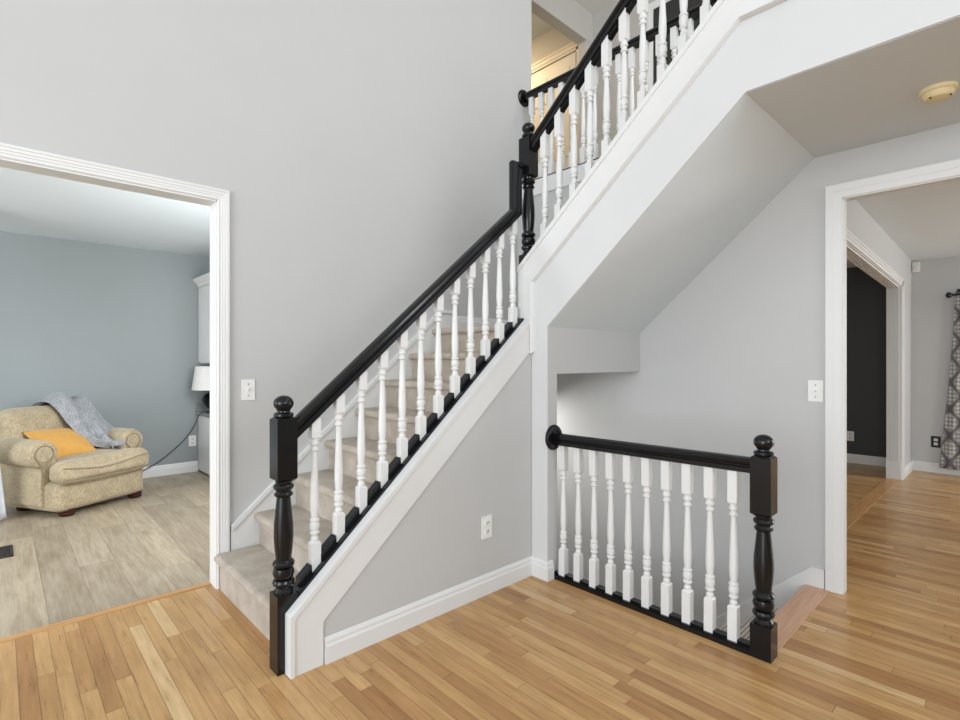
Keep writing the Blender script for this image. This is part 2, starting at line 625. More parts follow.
casing('trim_2', 'Y', YA, 0.906, 0.0, 2.207, -1.37, 0.063, 0.022, 'white stepped casing round the wide opening')
struct(MB().box(.902, .914, YA - .004, YA2 + .004, 0, 2.218).box(-1.37, .914, YA - .004, YA2 + .004, 2.198, 2.218).build('trim_3', M['trim'], smooth=0), 'white jamb lining of the wide opening')
casing('trim_4', 'X', WC, 0.703, 0.0, 2.199, -0.95, 0.080, 0.022, 'white casing round the dining doorway', False)
struct(MB().box(WC - .004, WC2 + .004, .698, .712, 0, 2.210).box(WC - .004, WC2 + .004, -.96, .712, 2.194, 2.214)
       .build('trim_5', M['trim'], smooth=0), 'white jamb lining of the dining doorway')

BB = [(0, 0), (.016, 0), (.016, .072), (.011, .082), (.011, .094), (.005, .106), (0, .110)]


def baseboard(name, path, outward, label=None, h=1.0, t=1.0, mat='trim'):
    """path: floor points; outward: the room side of every run"""
    b = MB()
    n = len(path)
    v, f = [], []
    m = len(BB)
    for i in range(n):
        nn = Vector((0, 0, 0))
        for q in outward[max(i - 1, 0):i + 1]:
            nn += Vector(q)
        for a, z in BB:
            v.append(Vector(path[i]) + nn * a * t + Vector((0, 0, z * h)))
    for i in range(n - 1):
        for j in range(m):
            k = (j + 1) % m
            f.append((i * m + j, i * m + k, (i + 1) * m + k, (i + 1) * m + j))
    f += [tuple(range(m)), tuple(range((n - 1) * m, n * m))]
    return struct(b.add(v, f).build(name, M[mat], smooth=20), label)


baseboard('baseboard_stair_wall', [(1.02, 2.063, 0), (2.364, 2.063, 0), (2.364, 1.94, 0), (2.41, 1.94, 0)], [(0, -1, 0), (-1, 0, 0), (0, -1, 0)], 'white baseboard below the grey triangular wall')
baseboard('baseboard_family_back', [(-3.5, 6.65, 0), (1.705, 6.65, 0)], [(0, -1, 0)], 'white baseboard of the family room', 1.1)
baseboard('baseboard_dining_far', [(7.9, -4, 0), (7.9, .94, 0), (7.21, .94, 0)], [(-1, 0, 0), (0, -1, 0)], 'white baseboard of the dining room')
baseboard('baseboard_dark_room', [(7.9, 1.06, 0), (7.9, 4.0, 0)], [(-1, 0, 0)], 'white baseboard along the charcoal wall')
baseboard('baseboard_landing', [(2.635, YA, 1.545), (WC, YA, 1.545), (WC, 2.07, 1.545)], [(0, -1, 0), (-1, 0, 0)], 'white baseboard round the stair landing')
# skirting of the basement shaft, level at the doorway and raking down with the stair
sk = [(0.788, -.01), (0.864, -.01), (0.864, -.25), (3.0, -2.35), (3.0, -1.86), (0.852, 0.112), (0.788, 0.112)]
struct(MB().prism(sk, 'X', WC - .018, WC).prism([(0.788, .098), (.846, .098), (3.0, -1.88), (3.0, -1.86), (.852, .112), (.788, .112)], 'X', WC - .021, WC - .016)
       .build('baseboard_right', M['trim'], smooth=0), 'white raking skirting beside the basement stair')
# fascia strip below the upper hall rail
struct(MB().box(WC - .014, WC, .80, YA, 2.735, 2.868).build('trim_6', M['trim'], smooth=0), 'white fascia strip of the upper hall floor')

# dining opening: pilaster jambs with flutes and casing
p = MB()


def head(b, y0, y1, z0, z1, x1=7.15):
    b.prism([(4.0, hd(4.0, z0)), (x1, hd(x1, z0)), (x1, hd(x1, z1)), (4.0, hd(4.0, z1))], 'Y', y0, y1)


for k in range(5):
    y = .955 + k * .0205
    p.box(7.128, 7.15, y, y + .013, 0.20, 2.09)
    head(p, y, y + .013, 2.082, 2.11, 7.13)
p.box(7.136, 7.155, .94, 1.065, 0, 2.115).box(7.124, 7.152, .938, 1.067, 0, .20)
head(p, .94, 1.065, 2.095, 2.125)
struct(p.build('trim_7', M['trim'], smooth=0), 'white fluted lining of the opening to the dark room')
c7 = MB()
for d0, d1, t in ((.0, .03, .012), (.03, .055, .017), (.055, .075, .022)):
    c7.box(7.136 + d0, 7.136 + d1, .94 - t, .94, 0, 2.10 + d1)
    head(c7, .94 - t, .94, 2.10 + d0, 2.10 + d1, 7.136 + d1)
struct(c7.build('trim_8', M['trim'], smooth=0), 'white casing of the opening to the dark room')
struct(MB().box(3.6, 7.13, .95, 1.065, -.02, .004).bevel(.002).build('trim_9', M['oak_strip'], smooth=0), 'oak strip set across the opening to the dark room')
# wooden nosing at the top of the basement stair
nz = [(0.76, -.03), (0.76, .004), (0.875, .004), (.885, -.002), (.889, -.014), (.885, -.026), (.875, -.03)]
struct(MB().prism(nz, 'X', 2.41 + .087, WC - .002).build('trim_10', M['nosing_wood']), 'pinkish wooden nosing at the top of the basement stair')

# ------------------------------------------------------------------ stairs
RUN, RISE = 0.2213, 0.1907


def step_profile(x0, z0, x1, z1, dirn=1, ext=.03, bottom=None):
    """side profile of one carpeted step: riser at x0, rounded nose, tread to x1"""
    r = .024
    nose = .030
    pts = [(x0, z0), (x0, z1 - 2 * r)]
    cx, cz = x0 - dirn * (nose - r), z1 - r
    for i in range(9):
        a = -PI / 2 - PI * i / 8
        pts.append((cx + dirn * r * math.cos(a) * 1.15, cz + r * math.sin(a)))
    pts += [(x1 + dirn * ext, z1), (x1 + dirn * ext, z0 if bottom is None else bottom)]
    return pts


st = thing('staircase', 'lower flight of beige carpeted stairs rising along the tall grey wall', 'staircase', (1.6, 2.65, 0))
for i in range(8):
    x0 = .916 + RUN * i
    z0 = 0.0 if i == 0 else .205 + RISE * (i - 1)
    z1 = .205 + RISE * i
    b = MB()
    x1 = x0 + RUN if i < 7 else x0 + .02
    b.prism(step_profile(x0, z0, x1, z1), 'Y', 2.192, YA - .016 if i else YA - .024)
    b.bevel(.008, 2, 50).build('step', M['carpet'], st)
# stringer skirt on the open side: flat white board with a cap edge
so = [(.882, 0), (1.012, 0), (1.012, .183), (2.345, 1.352), (2.345, 1.535), (.882, .247)]
b = MB().prism(so, 'Y', 2.056, 2.105)
b.build('stringer', M['trim'], st, 0, 'white outer stringer board')
cp_ = [(.868, 0), (.886, 0), (.886, .236), (2.350, 1.525), (2.350, 1.552), (.868, .247)]
MB().prism(cp_, 'Y', 2.050, 2.107).bevel(.004, 2, 40).build('stringer_cap', M['trim'], st)
sk = [(.977, .1), (.977, .342), (2.525, 1.69), (2.635, 1.69), (2.635, 1.50), (2.5, 1.25), (1.15, .10)]
b = MB().prism(sk, 'Y', YA - .016, YA).prism([(.977, .317), (.977, .345), (2.523, 1.693), (2.637, 1.693), (2.637, 1.667), (2.53, 1.667)], 'Y', YA - .030, YA)
b.build('skirting', M['trim'], st, 0, 'white wall skirting board')

up = thing('staircase', 'upper flight of stairs rising from the landing, its white stringer facing the room', 'staircase', (2.9, 1.5, 1.54))
b = MB().prism([(2.06, 1.44), (YA, 1.44), (YA, 1.54), (2.06, 1.54)], 'X', 2.50, WC - .002)
b.build('landing', M['carpet'], up, 0)
b = MB().prism([(2.06, 1.22), (YA - .001, 1.22), (YA - .001, 1.44), (2.06, 1.44)], 'X', 2.52, WC - .002)
b.build('landing_base', M['ceiling'], up, 0)
for j in range(6):
    y0 = 2.09 - RUN * j
    z0, z1 = 1.54 + .187 * j, 1.54 + .187 * (j + 1)
    y1 = y0 - RUN
    b = MB().prism(step_profile(y0, z0, y1, z1, -1, .0, z1 - .055), 'X', 2.475, WC - .003)
    b.build('step', M['carpet'], up)
# skirt board of the upper flight: drops at the corner, then rakes up and runs level
sb = [(2.155, 1.345), (2.045, 1.345), (2.045, 1.774), (.858, 2.788), (-3.9, 2.788), (-3.9, 2.99), (.84, 2.99), (2.155, 1.872)]
b = MB().prism(sb, 'X', 2.345, 2.364).prism([(2.155, 1.0), (2.065, 1.0), (2.065, 1.80), (.85, 2.84), (-3.9, 2.84), (-3.9, 2.985), (.84, 2.985), (2.155, 1.865)], 'X', 2.364, 2.45)
b.build('stringer', M['trim'], up, 0)
eb = [(2.155, 1.872), (.84, 2.99), (-3.9, 2.99), (-3.9, 2.965), (.831, 2.965), (2.155, 1.840)]
MB().prism(eb, 'X', 2.336, 2.364).bevel(.004, 2, 40).build('stringer_cap', M['trim'], up)
# panel moulding that edges the skirt board, with its rounded drop end
mp = [(2.354, -3.9, 2.788), (2.354, .858, 2.788), (2.354, 2.049, 1.774), (2.354, 2.049, 1.352)]
pr = [(-.012, -.012), (.006, -.012), (.021, -.006), (.021, .002), (.010, .008), (-.012, .010)]
b = MB().sweep(mp, [(-a, q) for a, q in pr], (1, 0, 0))
b.lathe([(.002, -.012), (.011, -.008), (.014, 0), (.012, .006), (.008, .010)], (2.346, 2.049, 1.350), 14)
b.build('moulding', M['trim'], up)
# rounded carpet edge
bs = thing('staircase', 'carpeted basement stair going down behind the white guard rail', 'staircase', (2.95, 1.3, -.19))
for j in range(1, 12):
    y0 = .862 + RUN * (j - 1)
    z1 = -.19 * j
    b = MB()
    y1 = y0 + RUN
    r = .02
    prof = [(y0, z1 - .06), (y0, z1), (y1 + .002, z1), (y1 + .022, z1 - .008), (y1 + .026, z1 - r), (y1 + .022, z1 - 2 * r + .004), (y1 + .002, z1 - 2 * r), (y1 + .002, z1 - .19 - .02), (y1 - .03, z1 - .19 - .02), (y1 - .03, z1 - .06)]
    b.prism(prof, 'X', SH0 + .003, WC - .019)
    b.build('step', M['stripe_carpet'], bs)
MBr = MB().box(SH0 + .003, WC - .019, .84, .862, -.20, -.03)
MBr.build('riser', M['stripe_carpet'], bs, 0)
struct(MB().box(SH0 - .1, SH0, .70, 1.94, -2.6, -.28).box(SH0 - .1, WC2, .6, .7, -2.6, -.28).build('wall_basement', M['wall'], smooth=0))
struct(MB().box(SH0, WC, .7, YA, -2.7, -2.6).build('floor_basement', M['stripe_carpet'], smooth=0))

# ------------------------------------------------------------------ railings: balusters, newels, handrails
S = .0205


def baluster_mesh(name, H, tb, bb):
    """square blocks of length bb and tb at the ends, turned shaft between"""
    b = MB()
    for z0, z1, lo, hi in ((0, bb, False, True), (H - tb, H, True, False)):
        b.box(-S, S, -S, S, z0 + (.008 if lo else 0), z1 - (.008 if hi else 0))
        e = z1 if hi else z0
        q = z1 - .008 if hi else z0 + .008
        k = S * .72
        b.add([(-S, -S, q), (S, -S, q), (S, S, q), (-S, S, q), (-k, -k, e), (k, -k, e), (k, k, e), (-k, k, e)],
              [(0, 1, 5, 4), (1, 2, 6, 5), (2, 3, 7, 6), (3, 0, 4, 7), (4, 5, 6, 7)])
    L = H - tb - bb
    pr = [(.014, -.004), (.0150, .012), (.0110, .022), (.0120, .028), (.0180, .034), (.0180, .041), (.0130, .046), (.0165, .052), (.0190, .066),
          (.0180, .080), (.0130, .086), (.0180, .091), (.0180, .098), (.0125, .104), (.0150, .130), (.0165, .160), (.0163, .185)]
    top = [(.0098, L - .060), (.0100, L - .056), (.0165, L - .051), (.0165, L - .044), (.0120, L - .039), (.0120, L - .030), (.0175, L - .024), (.0175, L - .015), (.0135, L - .010), (.0140, L + .004)]
    n = 8
    mid = []
    for i in range(1, n):
        t = i / n
        z = .185 + (L - .060 - .185) * t
        r = .0163 + (.0098 - .0163) * (t ** 1.1)
        mid.append((r, z))
    b.lathe([(r * 1.16, z + bb) for r, z in pr + mid + top], seg=16)
    return b.mesh(name, M['trim'], 28)


RAIL = [(-.0265, 0), (-.0265, .022), (-.020, .027), (-.020, .032), (-.031, .039), (-.033, .050), (-.025, .061), (-.010, .067), (.010, .067), (.025, .061), (.033, .050),
        (.031, .039), (.020, .032), (.020, .027), (.0265, .022), (.0265, 0)]


def newel(parent, x, y, z0, base, turn, block, label=None):
    """base square, turned shaft, upper square block, ring and ball"""
    h = .0425
    b = MB().box(x - h, x + h, y - h, y + h, z0, z0 + base)
    zb0, zb1 = z0 + base + turn, z0 + base + turn + block
    for lo, hi, a, c in ((zb0 + .012, zb1 - .012, zb0, zb1),):
        b.box(x - h, x + h, y - h, y + h, lo, hi)
        for q, e in ((lo, a), (hi, c)):
            k = h * .66
            b.add([(x - h, y - h, q), (x + h, y - h, q), (x + h, y + h, q), (x - h, y + h, q), (x - k, y - k, e), (x + k, y - k, e), (x + k, y + k, e), (x - k, y + k, e)],
                  [(0, 1, 5, 4), (1, 2, 6, 5), (2, 3, 7, 6), (3, 0, 4, 7), (4, 5, 6, 7)])
    T = turn
    f = T / .475
    pr = [(.036, -.005), (.036, .010), (.028, .022), (.030, .030), (.040, .036), (.042, .046), (.038, .056), (.030, .060), (.036, .066), (.041, .085), (.037, .104),
          (.030, .110), (.040, .117), (.042, .126), (.038, .134), (.029, .142), (.034, .19), (.0375, .24), (.0365, .29), (.031, .35), (.027, .395), (.026, .408),
          (.034, .413), (.036, .421), (.030, .428), (.027, .434), (.036, .442), (.040, .452), (.036, .461), (.030, .466), (.032, .480)]
    b.lathe([(r * 1.07, z0 + base + q * f) for r, q in pr], (x, y, 0), 24)
    o = b.build('newel_post', M['black'], parent, label=label)
    cap = [(.036, -.002), (.040, .003), (.040, .012), (.036, .016), (.027, .019), (.026, .024)]
    for i in range(1, 16):
        a = -PI / 2 + .70 + (PI - .70) * i / 15
        cap.append((.041 * math.cos(a), .055 + .034 * math.sin(a)))
    MB().lathe(cap, (x, y, zb1), 24).build('finial', M['black'], o)
    return o


def fillets(parent, name, spots, half, y0, y1, axis, zf, h):
    """short black filler blocks between neighbouring balusters on a shoe"""
    for a, c in zip(spots[:-1], spots[1:]):
        p0, p1 = a + half, c - half
        q = [(p0, zf(p0)), (p1, zf(p1)), (p1 - .006, zf(p1) + h * .9), (p0 + .0, zf(p0) + h)]
        MB().prism(q, axis, y0, y1).build(name, M['black'], parent, 0)


bal = baluster_mesh('baluster', .70, .16, .16)
bal1 = baluster_mesh('baluster', .70, .095, .145)

# --- lower flight railing
r1 = thing('stair_railing', 'black handrail on white balusters beside the lower carpeted flight', 'railing', (1.6, 2.149, .9))
YR = 2.149
newel(r1, .879, YR, 0, .322, .468, .272)
zshoe = lambda x: .262 + .8815 * (x - .888)
zrail = lambda x: .972 + .866 * (x - .935)
b = MB().prism([(.926, zshoe(.926) - .03), (.926, zshoe(.926) + .018), (2.335, zshoe(2.335) + .018), (2.345, zshoe(2.335) + .010), (2.352, zshoe(2.335) - .008), (2.352, zshoe(2.335) - .03)], 'Y', YR - .044, YR + .042)
b.bevel(.005, 2, 40).build('shoe_rail', M['black'], r1)
pitch = math.cos(math.atan(.84))
path = [(.925, YR, zrail(.925)), (2.345, YR, zrail(2.345)), (2.345, YR, 2.447), (2.39, YR, 2.447)]
b = MB().sweep(path, [(a, q) for a, q in RAIL], (0, -1, 0))
b.build('handrail', M['black'], r1)
xs = [1.017 + i * (2.290 - 1.017) / 11 for i in range(12)]
for x in xs:
    z0 = zshoe(x) - .012
    z1 = zrail(x) + .003
    put(bal1, 'baluster', r1, (x, YR, z0), (1, 1, (z1 - z0) / .70))
fillets(r1, 'fillet', [.92] + xs + [2.335], .0195, YR - .021, YR + .021, 'Y', lambda x: zshoe(x) + .012, .042)

# --- upper flight railing
r2 = thing('stair_railing', 'black handrail on white balusters climbing beside the upper flight', 'railing', (2.42, 1.5, 1.9))
XR = 2.42
newel(r2, XR, 2.137, 1.56, .395, .481, .257)
zs2 = lambda y: 1.905 + .852 * (2.10 - y)
zr2 = lambda y: 2.606 + .860 * (2.075 - y)
b = MB().prism([(2.12, zs2(2.12) - .12), (2.12, zs2(2.12)), (.5, zs2(.5)), (.5, zs2(.5) - .12)], 'X', 2.37, 2.462)
b.build('shoe_rail', M['black'], r2, 0)
b = MB().sweep([(XR, 2.095, zr2(2.095)), (XR, .55, zr2(.55))], [(a, q) for a, q in RAIL], (-1, 0, 0))
b.build('handrail', M['black'], r2)
ys = [2.003 - .108 * i for i in range(13)]
for y in ys:
    z0 = zs2(y) - .02
    z1 = zr2(y) + .02
    put(bal, 'baluster', r2, (XR, y, z0), (1, 1, (z1 - z0) / .70))
for a, c in zip(ys[:-1], ys[1:]):
    p0, p1 = a - .0195, c + .0195
    MB().prism([(p0, zr2(p0) + .01), (p1, zr2(p1) + .01), (p1, zr2(p1) - .002), (p1 + .018, zr2(p1) - .034), (p0, zr2(p0) - .022)], 'X', XR - .018, XR + .018).build('fillet', M['black'], r2, 0)

# --- guard rail at the basement stair
r3 = thing('guard_railing', 'black topped guard rail with ten white balusters at the basement stair', 'railing', (2.44, 1.39, 0))
XG = 2.45
newel(r3, 2.4525, .7935, 0, .146, .471, .267)
b = MB().box(2.409, 2.494, .836, 1.94, -.002, .022)
b.prism([(.836, .022), (.836, .026), (1.94, .026), (1.94, .022)], 'X', 2.414, 2.489)
b.bevel(.004, 2, 40).build('shoe_rail', M['black'], r3)
b = MB().sweep([(XG - .012, 1.935, .795), (XG - .004, .834, .800)], RAIL, (-1, 0, 0))
b.build('handrail', M['black'], r3)
ro = [(.076, 0), (.076, .006), (.070, .014), (.058, .018), (.045, .018), (.040, .014), (.001, .014)]
MB().lathe([(r, -h) for r, h in ro], (2.420, 1.939, .838), 32, 'Y').build('rosette', M['black'], r3)
yg = [1.885 - .1075 * i for i in range(10)]
gb = baluster_mesh('baluster', .79, .165, .165)
for y in yg:
    put(gb, 'baluster', r3, (XG - .002, y, .020))
for a, c in zip([1.94] + yg, yg + [.836]):
    p0, p1 = a - (.0195 if a < 1.93 else 0), c + (.0195 if c > .84 else 0)
    if p0 - p1 > .02:
        MB().box(XG - .020, XG + .016, p1, p0, .024, .036).bevel(.004).build('fillet', M['black'], r3, 0)

# --- upper hall railing
r4 = thing('hall_railing', 'upper hall railing with black rail and white balusters above the landing', 'railing', (3.5, 2.0, SLAB))
XU = 3.50
MB().box(3.43, 3.545, .80, YA, 2.866, 2.886).build('shoe_rail', M['black'], r4, 0)
MB().sweep([(XU, YA - .01, 3.655), (XU, .82, 3.655)], RAIL, (-1, 0, 0)).build('handrail', M['black'], r4)
MB().lathe([(r, -h) for r, h in ro], (XU, YA - .001, 3.688), 28, 'Y').build('rosette', M['black'], r4)
for i in range(20):
    put(gb, 'baluster', r4, (XU, 3.048 - .111 * i, 2.876))

# ------------------------------------------------------------------ upstairs door, dark doorway
d = thing('hall_door', 'warm lit cream panel door seen upstairs beyond the hall railing', 'door', (4.86, 4.0, SLAB))
b = MB().box(4.845, 4.868, 3.56, 4.33, SLAB + .006, 4.845)
for y0, y1 in ((3.64, 3.90), (3.98, 4.24)):
    for z0, z1 in ((3.05, 3.55), (3.68, 4.28), (4.40, 4.72)):
        for k in range(2):
            s_ = .0 + k * .022
            b.box(4.838 + .004 * k, 4.846, y0 + s_, y1 - s_, z0 + s_, z1 - s_)
b.bevel(.003).build('door_panel', M['warm_door'], d, 0)
c = MB()
for d0, d1, t in ((0, .03, .014), (.03, .075, .02), (.075, .10, .026)):
    c.box(4.868 - t, 4.868, 3.556 - d1, 3.556 - d0, SLAB, 4.875 + d1)
    c.box(4.868 - t, 4.868, 4.33 + d0, 4.33 + d1, SLAB, 4.875 + d1)
    c.box(4.868 - t, 4.868, 3.556 - d1, 4.33 + d1, 4.875 + d0, 4.875 + d1)
c.build('door_frame', M['warm_door'], d, 0)
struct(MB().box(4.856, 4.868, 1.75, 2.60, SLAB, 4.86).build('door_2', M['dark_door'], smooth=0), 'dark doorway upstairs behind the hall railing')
casing('trim_11', 'X', 4.87, 2.605, SLAB, 4.865, 1.74, .075, .02, 'white casing of the dark upstairs doorway', False)
# ------------------------------------------------------------------ switches, outlets, detector, vent


def plate(name, label, cat, loc, rotz, kind, plate_mat='white_plastic', w=.075, h=.122, group=None):
    """built facing -Y at the origin, then turned"""
    t = thing(name, label, cat, loc, rotz, group)
    me = MB().box(-w / 2, w / 2, -.006, .001, -h / 2, h / 2).bevel(.003, 2).mesh('wall_plate', M[plate_mat], 40)
    o = bpy.data.objects.new('wall_plate', me)
    COL.objects.link(o)
    o.parent = t
    if kind == 'switch':
        b = MB().box(-.009, .009, -.009, -.004, -.018, .018).add([(-.005, -.009, -.006), (.005, -.009, -.006), (.005, -.009, .008), (-.005, -.009, .008), (-.004, -.020, .004), (.004, -.020, .004), (.004, -.018, .009), (-.004, -.018, .009)],
                                                              [(0, 1, 5, 4), (1, 2, 6, 5), (2, 3, 7, 6), (3, 0, 4, 7), (4, 5, 6, 7)])
        o = bpy.data.objects.new('toggle', b.mesh('toggle', M['white_plastic'], 30))
        COL.objects.link(o)
        o.parent = t
        for z in (-.034, .034):
            o = bpy.data.objects.new('screw', MB().lathe([(.004, 0), (.004, .002), (.001, .003)], (0, 0, 0), 10, 'Y').mesh('screw', M['counter'], 30))
            COL.objects.link(o)
            o.parent = t
            o.location = (0, -.0085, z)
    else:
        for z in (-.024, .024):
            b = MB().box(-.017, .017, -.010, -.004, z - .015, z + .015).bevel(.005, 2)
            o = bpy.data.objects.new('receptacle', b.mesh('receptacle', M['white_plastic'], 40))
            COL.objects.link(o)
            o.parent = t
            s_ = MB()
            for x in (-.007, .007):
                s_.box(x - .0018, x + .0018, -.0112, -.0095, z - .003, z + .009)
            s_.box(-.003, .003, -.0112, -.0095, z - .011, z - .006)
            q = bpy.data.objects.new('slots', s_.mesh('slots', M['slot'], 0))
            COL.objects.link(q)
            q.parent = o
    return t


plate('light_switch', 'white single light switch beside the wide cased opening', 'light switch', (1.076, YA, 1.124), 0, 'switch')
plate('light_switch', 'white light switch on the grey wall beside the dining doorway', 'light switch', (WC, .832, 1.122), -PI / 2, 'switch')
plate('power_outlet', 'white duplex outlet low on the grey triangular wall under the stairs', 'outlet', (1.985, 2.063, .371), 0, 'outlet')
plate('power_outlet', 'white outlet on the blue grey wall near the lamp cord', 'outlet', (1.648, 6.65, .36), 0, 'outlet')
plate('power_outlet', 'black outlet on the far dining room wall beside the curtain', 'outlet', (7.9, .725, .355), -PI / 2, 'outlet', 'black_plastic', .085, .13)
plate('power_outlet', 'pale outlet on the charcoal wall in the dark room', 'outlet', (7.9, 1.54, .335), -PI / 2, 'outlet')

det = thing('smoke_detector', 'round aged cream smoke detector on the flat ceiling', 'smoke detector', (2.94, .262, CEIL))
MB().lathe([(.064, .002), (.066, -.006), (.064, -.014), (.058, -.018), (.055, -.018)], (2.94, .262, CEIL), 40).build('mounting_ring', M['cream_plastic'], det)
MB().lathe([(.0545, -.016), (.0555, -.019), (.053, -.031), (.044, -.041), (.030, -.045), (.001, -.046)], (2.94, .262, CEIL), 40).build('cover', M['cream_plastic'], det)
for a in (2.6, 4.4):
    MB().lathe([(.005, .0), (.005, -.004), (.001, -.005)], (2.94 + .043 * math.cos(a), .262 + .043 * math.sin(a), CEIL - .0405), 10).build('screw', M['slot'], det)

vn = thing('floor_vent', 'dark bronze floor vent in the greige plank floor', 'vent', (-.08, 4.72, -.002))
b = MB().box(-.235, .075, 4.60, 4.615, -.002, .006).box(-.235, .075, 4.855, 4.87, -.002, .006).box(-.235, -.22, 4.6, 4.87, -.002, .006).box(.06, .075, 4.6, 4.87, -.002, .006)
b.build('vent_frame', M['bronze'], vn, 0)
b = MB().box(-.22, .06, 4.615, 4.855, -.002, .0)
for i in range(10):
    b.box(-.22, .06, 4.622 + i * .024, 4.633 + i * .024, 0, .005)
b.build('grille', M['bronze'], vn, 0)

sn = thing('motion_sensor', 'small white corner sensor high on the far dining room wall', 'sensor', (7.9, .90, 2.39))
MB().prism([(.865, 2.335), (.93, 2.335), (.93, 2.45), (.865, 2.45)], 'X', 7.865, 7.9).bevel(.006, 2).build('sensor_case', M['white_plastic'], sn)
MB().lathe([(.022, 0), (.020, -.008), (.012, -.012), (.001, -.013)], (7.865, .897, 2.39), 16, 'X').build('lens', M['shade'], sn)

# ------------------------------------------------------------------ family room furniture
cb = thing('base_cabinet', 'low white base cabinet with grey counter against the blue grey wall', 'cabinet', (2.0, 6.2, 0))
MB().box(1.73, 2.345, 5.4, 6.648, .06, .665).box(1.78, 2.345, 5.4, 6.648, -.002, .06).build('body', M['trim'], cb, 0)
for y0 in (5.42, 6.035):
    b = MB().box(1.708, 1.73, y0, y0 + .605, .02, .655).bevel(.003)
    dr = b.build('door', M['trim'], cb)
    MB().box(1.704, 1.708, y0 + .07, y0 + .535, .09, .585).bevel(.003).build('panel', M['trim'], dr)
MB().box(1.685, 2.345, 5.4, 6.648, .668, .70).bevel(.003).build('countertop', M['counter'], cb)
MB().box(1.685, 2.345, 6.628, 6.648, .70, .79).bevel(.002).build('backsplash', M['counter'], cb)
uc = thing('upper_cabinet', 'white upper cabinet with crown moulding above the table lamp', 'cabinet', (2.0, 6.2, 1.27))
MB().box(1.73, 2.345, 5.4, 6.648, 1.262, 2.17).build('body', M['trim'], uc, 0)
for y0 in (5.42, 6.035):
    dr = MB().box(1.71, 1.73, y0, y0 + .605, 1.275, 2.14).bevel(.003).build('door', M['trim'], uc)
    MB().box(1.706, 1.71, y0 + .07, y0 + .535, 1.345, 2.07).bevel(.003).build('panel', M['trim'], dr)
b = MB().prism([(1.712, 2.145), (1.70, 2.16), (1.70, 2.175), (1.672, 2.205), (1.655, 2.225), (1.655, 2.242), (1.74, 2.242), (1.74, 2.145)], 'Y', 5.36, 6.648)
b.build('crown_moulding', M['trim'], uc)

lx, ly = 1.805, 6.40
tl = thing('table_lamp', 'table lamp with pale drum shade and dark oval base on the counter', 'lamp', (lx, ly, .70))
MB().lathe([(.075, .7005), (.075, .715), (.03, .722), (.03, .735), (.07, .76), (.112, .81), (.12, .855), (.096, .90), (.05, .93), (.02, .945), (.016, .99), (.001, .99)], (lx, ly, 0), 28).build('lamp_base', M['black'], tl)
b = MB().lathe([(.222, .962), (.185, 1.228), (.179, 1.228), (.216, .962)], (lx, ly, 0), 40)
b.build('lamp_shade', M['shade'], tl)
MB().lathe([(.009, .985), (.009, 1.19), (.001, 1.19)], (lx, ly, 0), 10).build('stem', M['bronze'], tl)
# mains cord draping down to the floor behind the armchair
cp = [(1.79, 6.34, .706), (1.72, 6.42, .712), (1.676, 6.46, .68), (1.66, 6.50, .62), (1.62, 6.55, .50), (1.54, 6.58, .38), (1.44, 6.60, .28), (1.33, 6.60, .19), (1.22, 6.60, .125), (1.10, 6.60, .07), (.95, 6.60, .02), (.80, 6.60, .008)]


def smooth_path(pts, n=6):
    pts = [Vector(p) for p in pts]
    out = []
    for i in range(len(pts) - 1):
        p0, p1, p2, p3 = pts[max(i - 1, 0)], pts[i], pts[i + 1], pts[min(i + 2, len(pts) - 1)]
        for k in range(n):
            t = k / n
            out.append(.5 * ((2 * p1) + (p2 - p0) * t + (2 * p0 - 5 * p1 + 4 * p2 - p3) * t * t + (3 * p1 - p0 - 3 * p2 + p3) * t ** 3))
    return out + [pts[-1]]


MB().tube(smooth_path(cp), .0055, 8).build('cord', M['slot'], tl)

# armchair, built in its own frame and turned into place
ROT = math.radians(29)
CH = Vector((.675 - .33 * math.sin(ROT), 5.61 + .33 * math.cos(ROT), 0))
CHM = Matrix.Translation(CH) @ Matrix.Rotation(ROT, 4, 'Z')
ac = thing('armchair', 'tan rolled arm armchair under a grey throw and mustard pillow', 'armchair', CH, ROT)


def local(b, name, mat, parent, smooth=45, label=None):
    o = bpy.data.objects.new(name, b.mesh(name, mat, smooth))
    COL.objects.link(o)
    o.parent = parent
    if label:
        o['label'] = label
    return o


b = MB().soft((.385, .36, .125), .05, (0, .0, .165), 10, (.0, .02, 0))
local(b, 'base', M['chair'], ac)


def seat_fn(q):
    # wavy, slightly sunk top with a plump front edge
    if q.z > .35:
        q.z += .045 * math.sin(q.x * 7.5 - 1.1) * max(0, -q.y + .1) + .012 * math.cos(q.x * 3.4)
    return q


b = MB().soft((.30, .30, .075), .055, (0, .06, .365), 12, (.0, 0, .03), seat_fn)
b.soft((.388, .10, .078), .06, (0, -.335, .36), 12, (.012, .03, .03), seat_fn)
cu = local(b, 'seat_cushion', M['chair'], ac, 60)
pth = []
for i in range(41):
    x = -.378 + .756 * i / 40
    pth.append(Vector((x, -.437 - .030 * (1 - (x / .4) ** 2) + .05 * max(0, abs(x) - .345) / .04 * .6, .398 + .014 * math.sin(x * 9 + .6) * .6 + .012 * math.cos(x * 3.4))))
pth = [Vector((p.x, p.y, .398 + .023 * math.sin(p.x * 7.5 - 1.1) + .008 * math.cos(p.x * 3.4))) for p in pth]
local(MB().tube(pth, .0055, 6), 'piping', M['piping'], cu)
pth2 = [Vector((p.x, p.y + .003, .303)) for p in pth]
local(MB().tube(pth2, .0055, 6), 'piping', M['piping'], cu)


def back_fn(q):
    q.y += (q.z - .45) * .16
    q.z -= .10 * max(0, (q.x - .12) / .28) ** 2 if q.z > .6 else 0
    return q


